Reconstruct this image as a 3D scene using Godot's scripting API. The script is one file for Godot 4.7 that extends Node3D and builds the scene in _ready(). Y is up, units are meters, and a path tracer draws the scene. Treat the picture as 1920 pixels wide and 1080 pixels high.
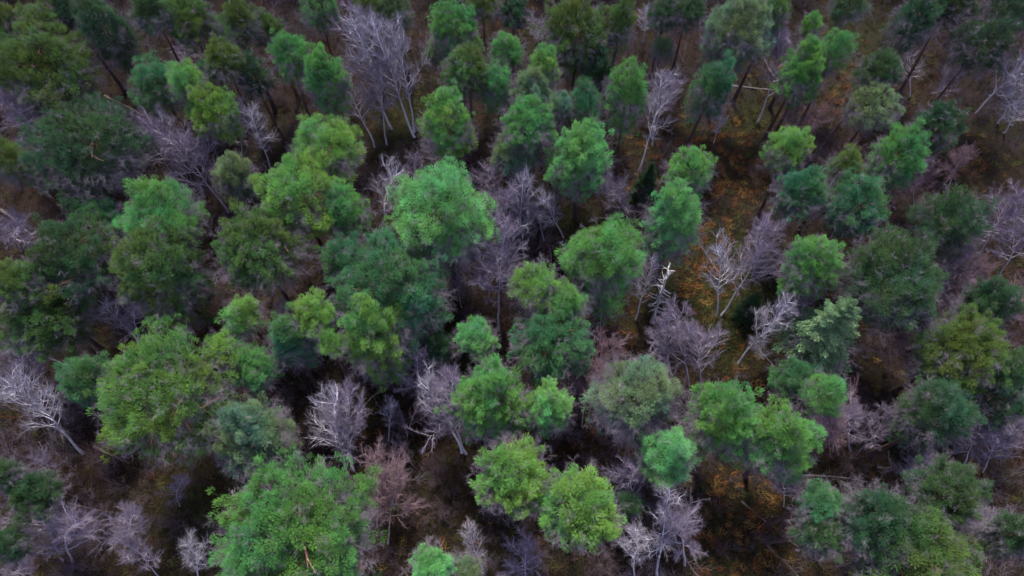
extends Node3D
# A mixed bog forest of Scots pines and bare birches seen from a drone. y up, metres.

var rng := RandomNumberGenerator.new()
var names := {}
var lumps := FastNoiseLite.new()      # uneven outline of crowns
var hills := FastNoiseLite.new()      # ground relief
var blotch := FastNoiseLite.new()     # patches of ground cover
var mats := {}
var plumes: Array[Mesh] = []
var fronds: Array[Mesh] = []
var dead_sprays: Array[Mesh] = []
var pine_limbs: Array[Mesh] = []
var birches := {}
var birch_count := 0

const NEEDLES := {
	"Y": Color(0.080, 0.180, 0.034), "B": Color(0.056, 0.168, 0.040), "M": Color(0.078, 0.235, 0.068), "T": Color(0.034, 0.108, 0.042),
	"O": Color(0.046, 0.088, 0.020), "D": Color(0.023, 0.058, 0.022), "P": Color(0.078, 0.135, 0.066), "K": Color(0.017, 0.038, 0.016),  # O, D, K: on many edge trees these dark tones partly paint edge falloff
	"G": Color(0.058, 0.128, 0.024), "F": Color(0.046, 0.132, 0.030),
}
const RUST := [Vector4(17.95, -35.03, 2.8, 0.9), Vector4(16.8, -31.73, 2.5, 0.8), Vector4(14.63, -25.12, 2.58, 0.7), Vector4(20.4, -37.33, 2.37, 0.8), Vector4(18.69, -42.19, 4.43, 1.0), Vector4(21.25, -39.71, 3.38, 1.0), Vector4(13.25, -41.87, 2.94, 0.8), Vector4(10.44, -37.33, 2.85, 0.8), Vector4(15.72, -28.59, 3.1, 0.8), Vector4(32.65, -49.48, 2.59, 1.0), Vector4(30.76, -46.74, 3.05, 1.0), Vector4(41.11, -39.11, 2.64, 1.1), Vector4(16.53, -9.99, 4.13, 0.8), Vector4(14.1, -6.11, 3.62, 0.5), Vector4(17.72, -6.11, 3.25, 0.4), Vector4(7.95, -21.85, 2.51, 0.4), Vector4(-10.16, -14.19, 3.13, 0.35), Vector4(-2.97, -8.9, 2.6, 0.35), Vector4(14.17, -21.39, 2.5, 0.35), Vector4(0, -56.05, 3.25, 0.5), Vector4(26.56, -50.18, 3.65, 0.6), Vector4(12.53, -56.82, 3.27, 0.3), Vector4(17.99, -19.18, 2.45, 0.4), Vector4(-10, -8.54, 3.33, 0.3), Vector4(5.41, -13.01, 2.32, 0.4), Vector4(-10.47, -50.89, 4.19, 0.2), Vector4(26.58, -17.46, 2.42, 0.4)]
const MOSS := [Vector4(18.39, -30.14, 2.69, 1.0), Vector4(15.61, -22.76, 2.11, 1.0), Vector4(5.47, -32.27, 2.74, 1.0), Vector4(18.93, -25.12, 3.44, 1.0), Vector4(-9.43, -43.46, 3.97, 1.0), Vector4(22.05, -44.75, 3.01, 1.0), Vector4(-5.4, -20.94, 2.49, 1.0), Vector4(-21.56, -8.9, 3.72, 1.0), Vector4(17.72, -22.76, 2.53, 1.0), Vector4(34.69, -56.05, 4.34, 1.0), Vector4(12.53, -25.61, 2.59, 1.0)]


# ---------------------------------------------------------------- mesh helper
class Mesher:
	var v := PackedVector3Array()
	var c := PackedColorArray()
	var n := PackedVector3Array()
	var idx := PackedInt32Array()

	func tri(a: Vector3, b: Vector3, d: Vector3, col: Color) -> void:
		var at := v.size()
		v.append(a); v.append(b); v.append(d)
		c.append(col); c.append(col); c.append(col)
		idx.append(at); idx.append(at + 1); idx.append(at + 2)

	# a round bar through points, tapering by radii
	func tube(pts: PackedVector3Array, radii: PackedFloat32Array, sides: int, col0: Color, col1: Color) -> void:
		var at := v.size()
		var m := pts.size()
		for i in m:
			var t := (pts[mini(i + 1, m - 1)] - pts[maxi(i - 1, 0)]).normalized()
			var side := t.cross(Vector3(0.31, 0.17, 0.93)).normalized()
			var other := t.cross(side)
			var col := col0.lerp(col1, float(i) / float(maxi(m - 1, 1)))
			for k in sides:
				var a := TAU * k / sides
				v.append(pts[i] + (side * cos(a) + other * sin(a)) * radii[i])
				c.append(col)
		for i in m - 1:
			for k in sides:
				var a := at + i * sides + k
				var b := at + i * sides + (k + 1) % sides
				idx.append(a); idx.append(b); idx.append(a + sides)
				idx.append(b); idx.append(b + sides); idx.append(a + sides)
		for k in sides - 2:
			var e := at + (m - 1) * sides
			idx.append(e); idx.append(e + k + 1); idx.append(e + k + 2)

	# a thin twig: two crossed slivers
	func sliver(a: Vector3, b: Vector3, w: float, col: Color) -> void:
		var t := (b - a).normalized()
		var s := t.cross(Vector3(0.43, 0.11, 0.90)).normalized() * w
		var o := t.cross(s.normalized()) * w
		tri(a - s, a + s, b, col)
		tri(a - o, a + o, b, col)

	func mesh(mat: Material) -> ArrayMesh:
		var arrays := []
		arrays.resize(Mesh.ARRAY_MAX)
		arrays[Mesh.ARRAY_VERTEX] = v
		arrays[Mesh.ARRAY_COLOR] = c
		if n.size() == v.size():
			arrays[Mesh.ARRAY_NORMAL] = n
		arrays[Mesh.ARRAY_INDEX] = idx
		var m := ArrayMesh.new()
		m.add_surface_from_arrays(Mesh.PRIMITIVE_TRIANGLES, arrays)
		m.surface_set_material(0, mat)
		return m


func rnd(a: float, b: float) -> float:
	return rng.randf_range(a, b)


func any_dir() -> Vector3:
	var y := rnd(-1, 1)
	var a := rnd(0, TAU)
	var q := sqrt(maxf(0.0, 1.0 - y * y))
	return Vector3(q * cos(a), y, q * sin(a))


func side_of(t: Vector3) -> Vector3:
	var d := any_dir()
	var s := d - t * d.dot(t)
	return s.normalized() if s.length() > 0.05 else t.cross(Vector3(0.3, 0.5, 0.8)).normalized()


# a transform whose y axis runs along d, spun by a random angle
func along(d: Vector3, at: Vector3, s: float) -> Transform3D:
	var y := d.normalized()
	var x := side_of(y)
	return Transform3D(Basis(x, y, x.cross(y)).scaled(Vector3.ONE * s), at)


func numbered(called: String) -> String:
	var k: int = names.get(called, 0)
	names[called] = k + 1
	return called if k == 0 else "%s_%03d" % [called, k]


func thing(called: String, label: String, category: String, at: Vector3, group := "") -> Node3D:
	var o := Node3D.new()
	o.name = numbered(called)
	o.position = at
	add_child(o, true)
	tag(o, label, category, group)
	return o


func tag(o: Node, label: String, category: String, group := "") -> void:
	o.set_meta("label", label)
	o.set_meta("category", category)
	if group:
		o.set_meta("group", group)


func part(called: String, mesh: Mesh, parent: Node, where := Transform3D.IDENTITY) -> MeshInstance3D:
	var o := MeshInstance3D.new()
	o.name = called
	o.mesh = mesh
	o.transform = where
	parent.add_child(o, true)
	return o


func scatter(called: String, mesh: Mesh, where: Array[Transform3D], tint: PackedColorArray, parent: Node) -> MultiMeshInstance3D:
	var mm := MultiMesh.new()
	mm.transform_format = MultiMesh.TRANSFORM_3D
	mm.use_colors = true
	mm.mesh = mesh
	mm.instance_count = where.size()
	for i in where.size():
		mm.set_instance_transform(i, where[i])
		mm.set_instance_color(i, tint[i])
	var o := MultiMeshInstance3D.new()
	o.name = called
	o.multimesh = mm
	o.set_meta("kind", "stuff")
	parent.add_child(o, true)
	return o


func ground_y(x: float, z: float) -> float:
	return 0.35 * hills.get_noise_2d(x, z) + 0.10 * hills.get_noise_2d(x * 5.0, z * 5.0 + 400.0)


func foot(x: float, z: float) -> Vector3:
	return Vector3(x, ground_y(x, z) - 0.05, z)


func patch(list: Array, x: float, z: float) -> float:
	var s := 0.0
	for p in list:
		var d: float = (Vector2(x - p.x, z - p.y) / p.z).length_squared()
		if d < 6.0:
			s += p.w * exp(-1.1 * d)
	return s


# ---------------------------------------------------------------- materials
func grain(freq: float, low: float, seed_: int) -> NoiseTexture2D:
	var f := FastNoiseLite.new()
	f.seed = seed_
	f.noise_type = FastNoiseLite.TYPE_SIMPLEX_SMOOTH
	f.frequency = freq
	f.fractal_octaves = 5
	var t := NoiseTexture2D.new()
	t.width = 512
	t.height = 512
	t.seamless = true
	t.noise = f
	var g := Gradient.new()
	g.set_color(0, Color(low, low, low))
	g.set_color(1, Color(1, 1, 1))
	t.color_ramp = g
	return t


func mat(called: String, rough: float, tex: Texture2D = null, scale := 1.0, world := false) -> StandardMaterial3D:
	var m := StandardMaterial3D.new()
	m.resource_name = called
	m.vertex_color_use_as_albedo = true
	m.roughness = rough
	m.metallic_specular = 0.25
	if tex:
		m.albedo_texture = tex
		m.uv1_triplanar = true
		m.uv1_world_triplanar = world
		m.uv1_scale = Vector3.ONE * scale
	mats[called] = m
	return m


func make_materials() -> void:
	var bark_tex := grain(0.03, 0.35, 3)
	mat("pine_bark", 0.95, bark_tex, 1.3)
	mat("birch_bark", 0.8, grain(0.02, 0.45, 8), 1.1)
	mat("twig", 0.9)
	var nd := mat("needle", 0.75)
	nd.backlight_enabled = true
	nd.backlight = Color(0.35, 0.40, 0.20)
	var soil := mat("soil", 1.0, grain(0.02, 0.25, 21), 0.35, true)
	soil.albedo_color = Color(0.74, 0.74, 0.74)
	soil.heightmap_enabled = true
	soil.heightmap_texture = grain(0.05, 0.0, 33)
	soil.heightmap_scale = 6.0
	mat("herb", 0.95).albedo_color = Color(0.84, 0.84, 0.84)


# ---------------------------------------------------------------- foliage pieces
# one bushy end of a pine branch, unit sized, growing along +y: forking twigs, each shoot with a brush of needles
func make_plume(tufts: int, spread: float) -> Mesh:
	var m := Mesher.new()
	var wood := Color(0.55, 0.34, 0.30)
	m.tube(PackedVector3Array([Vector3(0, -0.25, 0), Vector3(0.02, 0.15, 0.01), Vector3(0, 0.5, 0.03)]), PackedFloat32Array([0.022, 0.016, 0.008]), 4, wood, wood)
	for k in tufts:
		var f := (k + 0.5) / tufts
		var a := k * 2.39996 + rnd(-0.4, 0.4)
		var rad := spread * sqrt(f) * rnd(0.8, 1.12)
		var tip := Vector3(rad * cos(a), 0.78 - 0.62 * pow(rad / spread, 2.0) * 0.75 + rnd(-0.10, 0.10), rad * sin(a))
		var root := Vector3(tip.x * 0.25, tip.y * 0.35, tip.z * 0.25)
		if k % 2 == 0:
			m.sliver(root, tip, 0.008, wood)
		var shoot := (Vector3(tip.x * 0.8, 0.70, tip.z * 0.8).normalized() + any_dir() * 0.40).normalized()
		var long := rnd(0.20, 0.36)
		var tone := rnd(0.88, 1.13)
		var col := Color(tone * rnd(0.92, 1.12), tone, tone * rnd(0.85, 1.1))
		for q in 30:
			var t := q / 29.0
			var from := tip + shoot * long * (t - 0.35)
			var out := (side_of(shoot) * rnd(0.5, 0.9) + shoot * rnd(0.5, 1.1)).normalized()
			var wide := out.cross(any_dir()).normalized() * rnd(0.0055, 0.0085)
			m.tri(from - wide, from + wide, from + out * rnd(0.070, 0.110), col)
	return m.mesh(mats.needle)


# a flat drooping spruce frond, unit long, along +y
func make_frond() -> Mesh:
	var m := Mesher.new()
	var wood := Color(0.55, 0.34, 0.30)
	m.tube(PackedVector3Array([Vector3.ZERO, Vector3(0, 0.5, 0.02), Vector3(0, 1, 0)]), PackedFloat32Array([0.02, 0.012, 0.004]), 4, wood, wood)
	for k in 26:
		var t := 0.08 + 0.92 * k / 25.0
		var s := 1.0 if k % 2 == 0 else -1.0
		var from := Vector3(0, t, 0.02)
		var long := (0.40 * (1.0 - t) + 0.10) * rnd(0.8, 1.15)
		var dir := Vector3(s * 0.8, 0.6, rnd(-0.35, 0.15)).normalized()
		var tone := rnd(0.8, 1.2)
		var col := Color(tone, tone, tone)
		var steps := int(5 + long * 22)
		for q in steps:
			var p := from + dir * long * q / steps
			for r in 3:
				var out := (side_of(dir) * 0.9 + dir * 0.7).normalized()
				var wide := out.cross(any_dir()).normalized() * 0.013
				m.tri(p - wide, p + wide, p + out * rnd(0.05, 0.09), col)
	return m.mesh(mats.needle)


# a fan of dead bare twigs, unit sized, along +y
func make_dead_spray() -> Mesh:
	var m := Mesher.new()
	twigs_from(m, Vector3.ZERO, Vector3.UP, 1.0, 0.012, 3, Color(1, 1, 1))
	return m.mesh(mats.twig)


func twigs_from(m: Mesher, at: Vector3, dir: Vector3, long: float, w: float, depth: int, col: Color) -> void:
	var p := at
	var d := dir
	var steps := 3
	for i in steps:
		d = (d + any_dir() * 0.22).normalized()
		var q := p + d * long / steps
		m.sliver(p, q + d * long * 0.04, w * (1.0 - 0.25 * i), col)
		if depth > 0:
			var kids := 2 if depth > 1 else 3
			for k in kids:
				twigs_from(m, p.lerp(q, rnd(0.2, 1.0)), (d * 0.75 + side_of(d) * rnd(0.5, 0.9)).normalized(), long * rnd(0.38, 0.58), w * 0.6, depth - 1, col)
		p = q


# a crooked pine limb, unit long, rising along +y, with forks
func make_pine_limb() -> Mesh:
	var m := Mesher.new()
	var c0 := Color(0.26, 0.13, 0.085)
	var c1 := Color(0.22, 0.13, 0.10)
	var pts := PackedVector3Array()
	var rad := PackedFloat32Array()
	var p := Vector3.ZERO
	var d := Vector3.UP
	for i in 6:
		pts.append(p)
		rad.append(0.034 * (1.0 - i / 6.5))
		d = (d + any_dir() * 0.28).normalized()
		p += d * 0.2
	m.tube(pts, rad, 5, c0, c1)
	for k in 5:
		var i := 1 + k % 4
		var e := pts[i] + (side_of(Vector3.UP) * 0.7 + Vector3.UP * 0.6).normalized() * rnd(0.25, 0.45)
		m.tube(PackedVector3Array([pts[i], pts[i].lerp(e, 0.5) + any_dir() * 0.03, e]), PackedFloat32Array([0.018, 0.012, 0.005]), 4, c0, c1)
	return m.mesh(mats.pine_bark)


# ---------------------------------------------------------------- conifers
func trunk_mesh(top: Vector3, r0: float, r1: float, c0: Color, c1: Color, wobble: float, bark: String) -> Mesh:
	var m := Mesher.new()
	var pts := PackedVector3Array()
	var rad := PackedFloat32Array()
	var off := Vector3.ZERO
	for i in 11:
		var t := i / 10.0
		pts.append(top * t + off * sin(PI * t))
		off += Vector3(rnd(-1, 1), 0, rnd(-1, 1)) * wobble
		rad.append(lerpf(r0, r1, pow(t, 0.8)) * (1.25 if i == 0 else 1.0))
	m.tube(pts, rad, 9, c0, c1)
	return m.mesh(mats[bark])


# x, z of the crown's middle, whole height, crown's radius and half height, tone of the needles (many edge trees have edge falloff painted in)
func pine(x: float, z: float, high: float, r: float, half: float, tone: String, label: String) -> void:
	var lean := Vector3(rnd(-0.5, 0.5), 0, rnd(-0.5, 0.5))
	var at := foot(x - lean.x, z - lean.z)
	var t := thing("pine_tree", label, "pine tree", at, "pines of the forest")
	var mid := lean + Vector3(0, high - half - at.y, 0)
	var top := mid + Vector3(rnd(-0.15, 0.15) * r, half * 0.55, rnd(-0.15, 0.15) * r)
	part("trunk", trunk_mesh(top, 0.085 + 0.009 * high + 0.012 * r, 0.035, Color(0.075, 0.055, 0.055), Color(0.24, 0.12, 0.075), 0.05, "pine_bark"), t)
	for k in 7:
		var f := rnd(-0.75, 0.25)
		var from := top * ((mid.y + f * half) / top.y)
		var a := k * 2.4 + rnd(-0.5, 0.5)
		part("limb", pine_limbs[rng.randi() % pine_limbs.size()], t, along(Vector3(cos(a), rnd(0.15, 0.8), sin(a)), from, r * rnd(0.6, 0.85)))
	var tint: Color = NEEDLES[tone]
	var size := clampf(0.50 + 0.08 * r, 0.56, 0.76)
	var area := 4.0 * PI * pow((pow(r * r, 1.6) + 2.0 * pow(r * half, 1.6)) / 3.0, 1.0 / 1.6)
	var count := int(area / (0.215 * size * size)) + 16
	var where: Array[Transform3D] = []
	var tints := PackedColorArray()
	var dead: Array[Transform3D] = []
	var greys := PackedColorArray()
	var key := Vector3(rnd(-90, 90), rnd(-90, 90), rnd(-90, 90))
	var tries := 0
	var thin := 0.42 if tone == "P" else 0.62
	while where.size() < count and tries < count * 4:
		tries += 1
		var d := any_dir()
		var lump := lumps.get_noise_3dv(d * 1.35 + key)
		var fine := lumps.get_noise_3dv(d * 3.6 - key)
		# fewer living shoots towards the foot of the crown
		if fine < -0.30 or rng.randf() > clampf(thin + 0.75 + d.y * 0.95, 0.10, 1.0):
			continue
		var deep := 1.0 if rng.randf() < 0.70 else rnd(0.45, 0.9)
		var reach := (0.77 + 0.40 * lump + 0.44 * fine) * deep + (rnd(0.0, 0.24) if rng.randf() < 0.2 else 0.0)
		var tall := half * 1.18 if d.y > 0.0 else half * 1.30
		var taper := 1.0 - 0.20 * maxf(0.0, d.y)
		var p := mid + Vector3(d.x * r * taper, d.y * tall, d.z * r * taper) * reach
		var grow := (d * 0.8 + Vector3(0, 0.75, 0) + any_dir() * 0.35).normalized()
		where.append(along(grow, p - grow * 0.45 * size, size * rnd(0.72, 1.2)))
		var light := 1.0 + 0.35 * lumps.get_noise_3dv(p * 0.55 + key) + rnd(-0.18, 0.18)
		var warm := 1.0 + 0.45 * lumps.get_noise_3dv(p * 0.4 - key)
		tints.append(Color(tint.r * light * warm, tint.g * light, tint.b * light / warm))
		if rng.randf() < 0.28:
			dead.append(along(grow + any_dir() * 0.8, p - grow * 0.35 * size, size * rnd(0.5, 0.85)))
			var g := rnd(0.8, 1.4)
			greys.append(Color(0.130 * g, 0.112 * g, 0.132 * g))
	scatter("crown", plumes[rng.randi() % plumes.size()], where, tints, t)
	var bare := 0.8 if tone == "P" else 0.5
	for k in int(count * bare) + 8:
		var d := any_dir()
		d.y = -absf(d.y) * 1.1 + 0.25
		d = d.normalized()
		var p := mid + Vector3(d.x * r, d.y * half * 1.5, d.z * r) * rnd(0.35, 0.92)
		dead.append(along(d + Vector3(0, 0.15, 0) + any_dir() * 0.4, p, size * rnd(0.7, 1.15)))
		var g := rnd(0.7, 1.35)
		greys.append(Color(0.092 * g, 0.080 * g, 0.098 * g))
	scatter("dead_twigs", dead_sprays[rng.randi() % dead_sprays.size()], dead, greys, t)


func spruce(x: float, z: float, high: float, r: float, half: float, tone: String, label: String) -> void:
	var at := foot(x, z)
	var t := thing("spruce_tree", label, "spruce tree", at, "spruces of the forest")
	var top := Vector3(rnd(-0.2, 0.2), high, rnd(-0.2, 0.2))
	part("trunk", trunk_mesh(top, 0.06 + 0.009 * high, 0.012, Color(0.07, 0.055, 0.055), Color(0.10, 0.07, 0.06), 0.03, "pine_bark"), t)
	var tint: Color = NEEDLES[tone]
	var where: Array[Transform3D] = []
	var tints := PackedColorArray()
	var y := high - 0.15
	var low := maxf(high - 2.6 * half - r, high * 0.12)
	var sparse := 0.7 if tone == "P" else 1.0
	while y > low:
		var f := clampf((high - y) / (high - low), 0.0, 1.0)
		var reach := r * 1.15 * pow(f, 0.75) + 0.18
		for k in int((6 + 5 * f) * sparse):
			var a := rnd(0, TAU)
			var d := Vector3(cos(a), lerpf(0.9, -0.15, minf(1.0, f * 1.6)) + rnd(-0.2, 0.2), sin(a)).normalized()
			where.append(along_flat(d, top * (y / high) , reach * rnd(0.6, 1.12)))
			var g := rnd(0.8, 1.2)
			tints.append(Color(tint.r * g * rnd(0.9, 1.1), tint.g * g, tint.b * g))
		y -= lerpf(0.16, 0.30, f) * clampf(high / 9.0, 0.55, 1.0)
	for k in 6:
		where.append(along(Vector3(rnd(-0.3, 0.3), 1, rnd(-0.3, 0.3)), top - Vector3(0, 0.25, 0), 0.5))
		tints.append(tint)
	scatter("crown", fronds[rng.randi() % fronds.size()], where, tints, t)
	var dead: Array[Transform3D] = []
	var greys := PackedColorArray()
	for k in 30:
		var a := rnd(0, TAU)
		dead.append(along(Vector3(cos(a), rnd(-0.3, 0.2), sin(a)), top * rnd(0.15, 0.6), r * rnd(0.5, 0.9)))
		greys.append(Color(0.12, 0.10, 0.12))
	scatter("dead_twigs", dead_sprays[0], dead, greys, t)


# y along d with the frond's flat side level
func along_flat(d: Vector3, at: Vector3, s: float) -> Transform3D:
	var x := d.cross(Vector3.UP)
	x = x.normalized() if x.length() > 0.05 else Vector3.RIGHT
	return Transform3D(Basis(x, d, x.cross(d)).scaled(Vector3.ONE * s), at)


# ---------------------------------------------------------------- birches
# a bare birch ten metres tall: trunk, each main limb a mesh with its branches, the fine twigs as one mass
func make_birch(kind: String, shape: int) -> Node3D:
	var o := Node3D.new()
	var bark := Color(0.74, 0.71, 0.77)
	var limb_color := Color(0.70, 0.66, 0.76)
	var fine := Color(0.125, 0.112, 0.138)
	var many := 1.1
	if kind == "P":
		bark = Color(0.52, 0.48, 0.55)
		limb_color = Color(0.52, 0.46, 0.57)
		fine = Color(0.108, 0.090, 0.124)
		many = 1.9
	elif kind == "R":
		bark = Color(0.42, 0.34, 0.35)
		limb_color = Color(0.40, 0.28, 0.32)
		fine = Color(0.112, 0.072, 0.086)
		many = 1.8
	var m := Mesher.new()
	var pts := PackedVector3Array()
	var rad := PackedFloat32Array()
	var p := Vector3.ZERO
	var d := Vector3.UP
	for i in 15:
		pts.append(p)
		rad.append(lerpf(0.095, 0.010, pow(i / 14.0, 0.8)) * (1.25 if i == 0 else 1.0))
		d = (d + Vector3(rnd(-1, 1), 0.25, rnd(-1, 1)) * 0.10).normalized()
		p += d * (10.0 / 14.0)
	m.tube(pts, rad, 8, bark, limb_color)
	part("trunk", m.mesh(mats.birch_bark), o)
	var tw := Mesher.new()
	var limbs := 22 + shape % 3 * 3
	for k in limbs:
		var f := lerpf(0.30, 0.97, pow((k + 0.5) / limbs, 0.85))
		var i := clampi(int(f * 14.0), 1, 13)
		var from := pts[i].lerp(pts[i + 1], fposmod(f * 14.0, 1.0))
		var a := k * 2.4 + rnd(-0.6, 0.6)
		var up := rnd(0.75, 1.7) if kind == "W" else rnd(0.4, 1.4)
		var dir := Vector3(cos(a), up, sin(a)).normalized()
		var long := lerpf(3.5 if kind == "W" else 4.3, 1.1, f) * rnd(0.6, 1.2) * (1.15 if kind == "R" else 1.0)
		if f < 0.4:
			long *= 0.65
		var lm := Mesher.new()
		grow_limb(lm, tw, from, dir, long, rad[i] * rnd(0.42, 0.64), 2, limb_color, fine, many)
		part("limb", lm.mesh(mats.birch_bark), o)
	grow_limb(tw, tw, pts[12], d, 1.6, 0.02, 2, limb_color, fine, many)
	var t := part("twigs", tw.mesh(mats.twig), o)
	t.set_meta("kind", "stuff")
	return o


func grow_limb(m: Mesher, tw: Mesher, at: Vector3, dir: Vector3, long: float, r: float, depth: int, col: Color, fine: Color, many: float) -> void:
	var pts := PackedVector3Array([at])
	var rad := PackedFloat32Array([r])
	var p := at
	var d := dir
	var steps := 5 if depth > 1 else 4
	for i in steps:
		d = (d + any_dir() * 0.24 + Vector3(0, 0.10, 0)).normalized()
		p += d * long / steps
		pts.append(p)
		rad.append(maxf(r * (1.0 - (i + 1.0) / (steps + 0.8)), 0.007))
	m.tube(pts, rad, 5 if depth > 1 else 3, col, col.lerp(fine, 0.30))
	if depth > 1:
		var kids := int(long * 3.8) + 4
		for k in kids:
			var f := rnd(0.18, 1.0) * steps
			var i := mini(int(f), steps - 1)
			var q := pts[i].lerp(pts[i + 1], f - i)
			var e := (pts[i + 1] - pts[i]).normalized()
			grow_limb(m, tw, q, (e * 0.9 + side_of(e) * rnd(0.5, 0.95) + Vector3(0, 0.15, 0)).normalized(), long * rnd(0.28, 0.5), maxf(rad[i] * 0.55, 0.0145), 1, col.lerp(fine, 0.15), fine, many)
	else:
		for k in int((long * 7.0 + 3.0) * many):
			var f := rnd(0.1, 1.0) * steps
			var i := mini(int(f), steps - 1)
			var q := pts[i].lerp(pts[i + 1], f - i)
			var e := (pts[i + 1] - pts[i]).normalized()
			var dir2 := (e + side_of(e) * rnd(0.4, 1.0) + Vector3(0, 0.1, 0)).normalized()
			var len2 := rnd(0.25, 0.55)
			var q2 := q + dir2 * len2
			tw.sliver(q, q2, 0.0055, fine)
			tw.sliver(q + dir2 * len2 * 0.4, q + dir2 * len2 * 0.4 + (dir2 + side_of(dir2) * 0.8).normalized() * len2 * 0.7, 0.0045, fine)


func birch(x: float, z: float, high: float, dx: float, dz: float, kind: String, label: String) -> void:
	var key := kind + str(birch_count % 3)
	birch_count += 1
	if not birches.has(key):
		birches[key] = make_birch(kind, birch_count % 3)
	var proto: Node3D = birches[key]
	var o: Node3D = proto.duplicate()
	o.name = numbered("birch_tree")
	add_child(o, true)
	tag(o, label, "birch tree", "bare birches of the forest")
	var y := Vector3(dx, high, dz).normalized()
	var s := Vector3(dx, high, dz).length() / 10.0
	o.transform = along(y, foot(x, z), s)


# a dead tree: a white broken stem with short spiky branches
func snag(x: float, z: float, high: float, dx: float, dz: float, label: String) -> void:
	var t := thing("dead_tree", label, "dead tree", foot(x, z))
	var top := Vector3(dx, high, dz)
	var pale := Color(0.50, 0.47, 0.48)
	part("trunk", trunk_mesh(top, 0.16, 0.05, pale, pale, 0.06, "birch_bark"), t)
	for k in 44:
		var f := rnd(0.22, 1.0)
		var a := rnd(0, TAU)
		var d := Vector3(cos(a), rnd(-0.3, 0.5), sin(a)).normalized()
		var long := rnd(0.35, 1.05) * (1.15 - 0.5 * f)
		var m := Mesher.new()
		var e := d * long
		m.tube(PackedVector3Array([Vector3.ZERO, e * 0.55 + any_dir() * 0.05, e + Vector3(0, rnd(-0.1, 0.2), 0)]), PackedFloat32Array([0.036, 0.026, 0.012]), 5, pale, pale)
		for q in 3:
			var s := e * rnd(0.4, 0.9)
			m.sliver(s, s + (d + side_of(d)).normalized() * rnd(0.15, 0.35), 0.014, pale)
		part("branch", m.mesh(mats.birch_bark), t, Transform3D(Basis.IDENTITY, top * f))


func fallen_log(x0: float, z0: float, x1: float, z1: float, r: float, white: bool, label: String) -> void:
	var at := Vector3(x0, ground_y(x0, z0) + r * 0.4, z0)
	var t := thing("fallen_log", label, "fallen log", at, "fallen logs on the forest floor")
	var e := Vector3(x1, ground_y(x1, z1) + r * 0.3 + 0.05, z1) - at
	var col := Color(0.15, 0.135, 0.13) if white else Color(0.11, 0.09, 0.085)
	part("trunk", trunk_mesh(e, r, r * 0.45, col, col, 0.07, "birch_bark"), t)
	for k in 7:
		var m := Mesher.new()
		var d := (e.normalized() * 0.6 + Vector3(rnd(-1, 1), rnd(0.05, 0.6), rnd(-1, 1))).normalized()
		twigs_from(m, Vector3.ZERO, d, rnd(0.5, 1.3), 0.018, 1, col)
		part("branch", m.mesh(mats.twig), t, Transform3D(Basis.IDENTITY, e * rnd(0.3, 0.97)))


# ---------------------------------------------------------------- ground
func make_ground() -> void:
	var m := Mesher.new()
	var xs := PackedFloat32Array()
	var zs := PackedFloat32Array()
	for k in [-900.0, -400.0, -200.0, -120.0, -90.0, -75.0]:
		xs.append(k)
		zs.append(k - 30.0)
	for i in 301:
		xs.append(-66.0 + i * 0.44)
	for i in 201:
		zs.append(-84.0 + i * 0.44)
	for k in [75.0, 90.0, 120.0, 200.0, 400.0, 900.0]:
		xs.append(k)
		zs.append(k - 60.0)
	var w := xs.size()
	for z in zs:
		for x in xs:
			m.v.append(Vector3(x, ground_y(x, z), z))
			m.n.append(Vector3(ground_y(x - 0.3, z) - ground_y(x + 0.3, z), 0.6, ground_y(x, z - 0.3) - ground_y(x, z + 0.3)).normalized())
			var peat := Color(0.022, 0.014, 0.010)
			var b := blotch.get_noise_2d(x * 1.4, z * 1.4)
			var s := blotch.get_noise_2d(x * 7.0 + 300.0, z * 7.0)
			var col := peat.lerp(Color(0.030, 0.023, 0.009), clampf(0.35 + b, 0, 1)).lerp(Color(0.042, 0.020, 0.011), clampf(0.3 - b * 1.2, 0, 1))
			col = col.lerp(Color(0.034, 0.036, 0.010), clampf(patch(MOSS, x, z) + 0.5 * patch(RUST, x, z), 0, 0.9))
			col = col.lerp(Color(0.058, 0.023, 0.008), clampf(patch(RUST, x, z) * (0.22 + 1.6 * s), 0, 0.8))
			m.c.append(col)
	for j in zs.size() - 1:
		for i in w - 1:
			var a := j * w + i
			m.idx.append(a); m.idx.append(a + 1); m.idx.append(a + w)
			m.idx.append(a + 1); m.idx.append(a + w + 1); m.idx.append(a + w)
	var o := part("ground", m.mesh(mats.soil), self)
	o.set_meta("kind", "structure")


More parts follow.
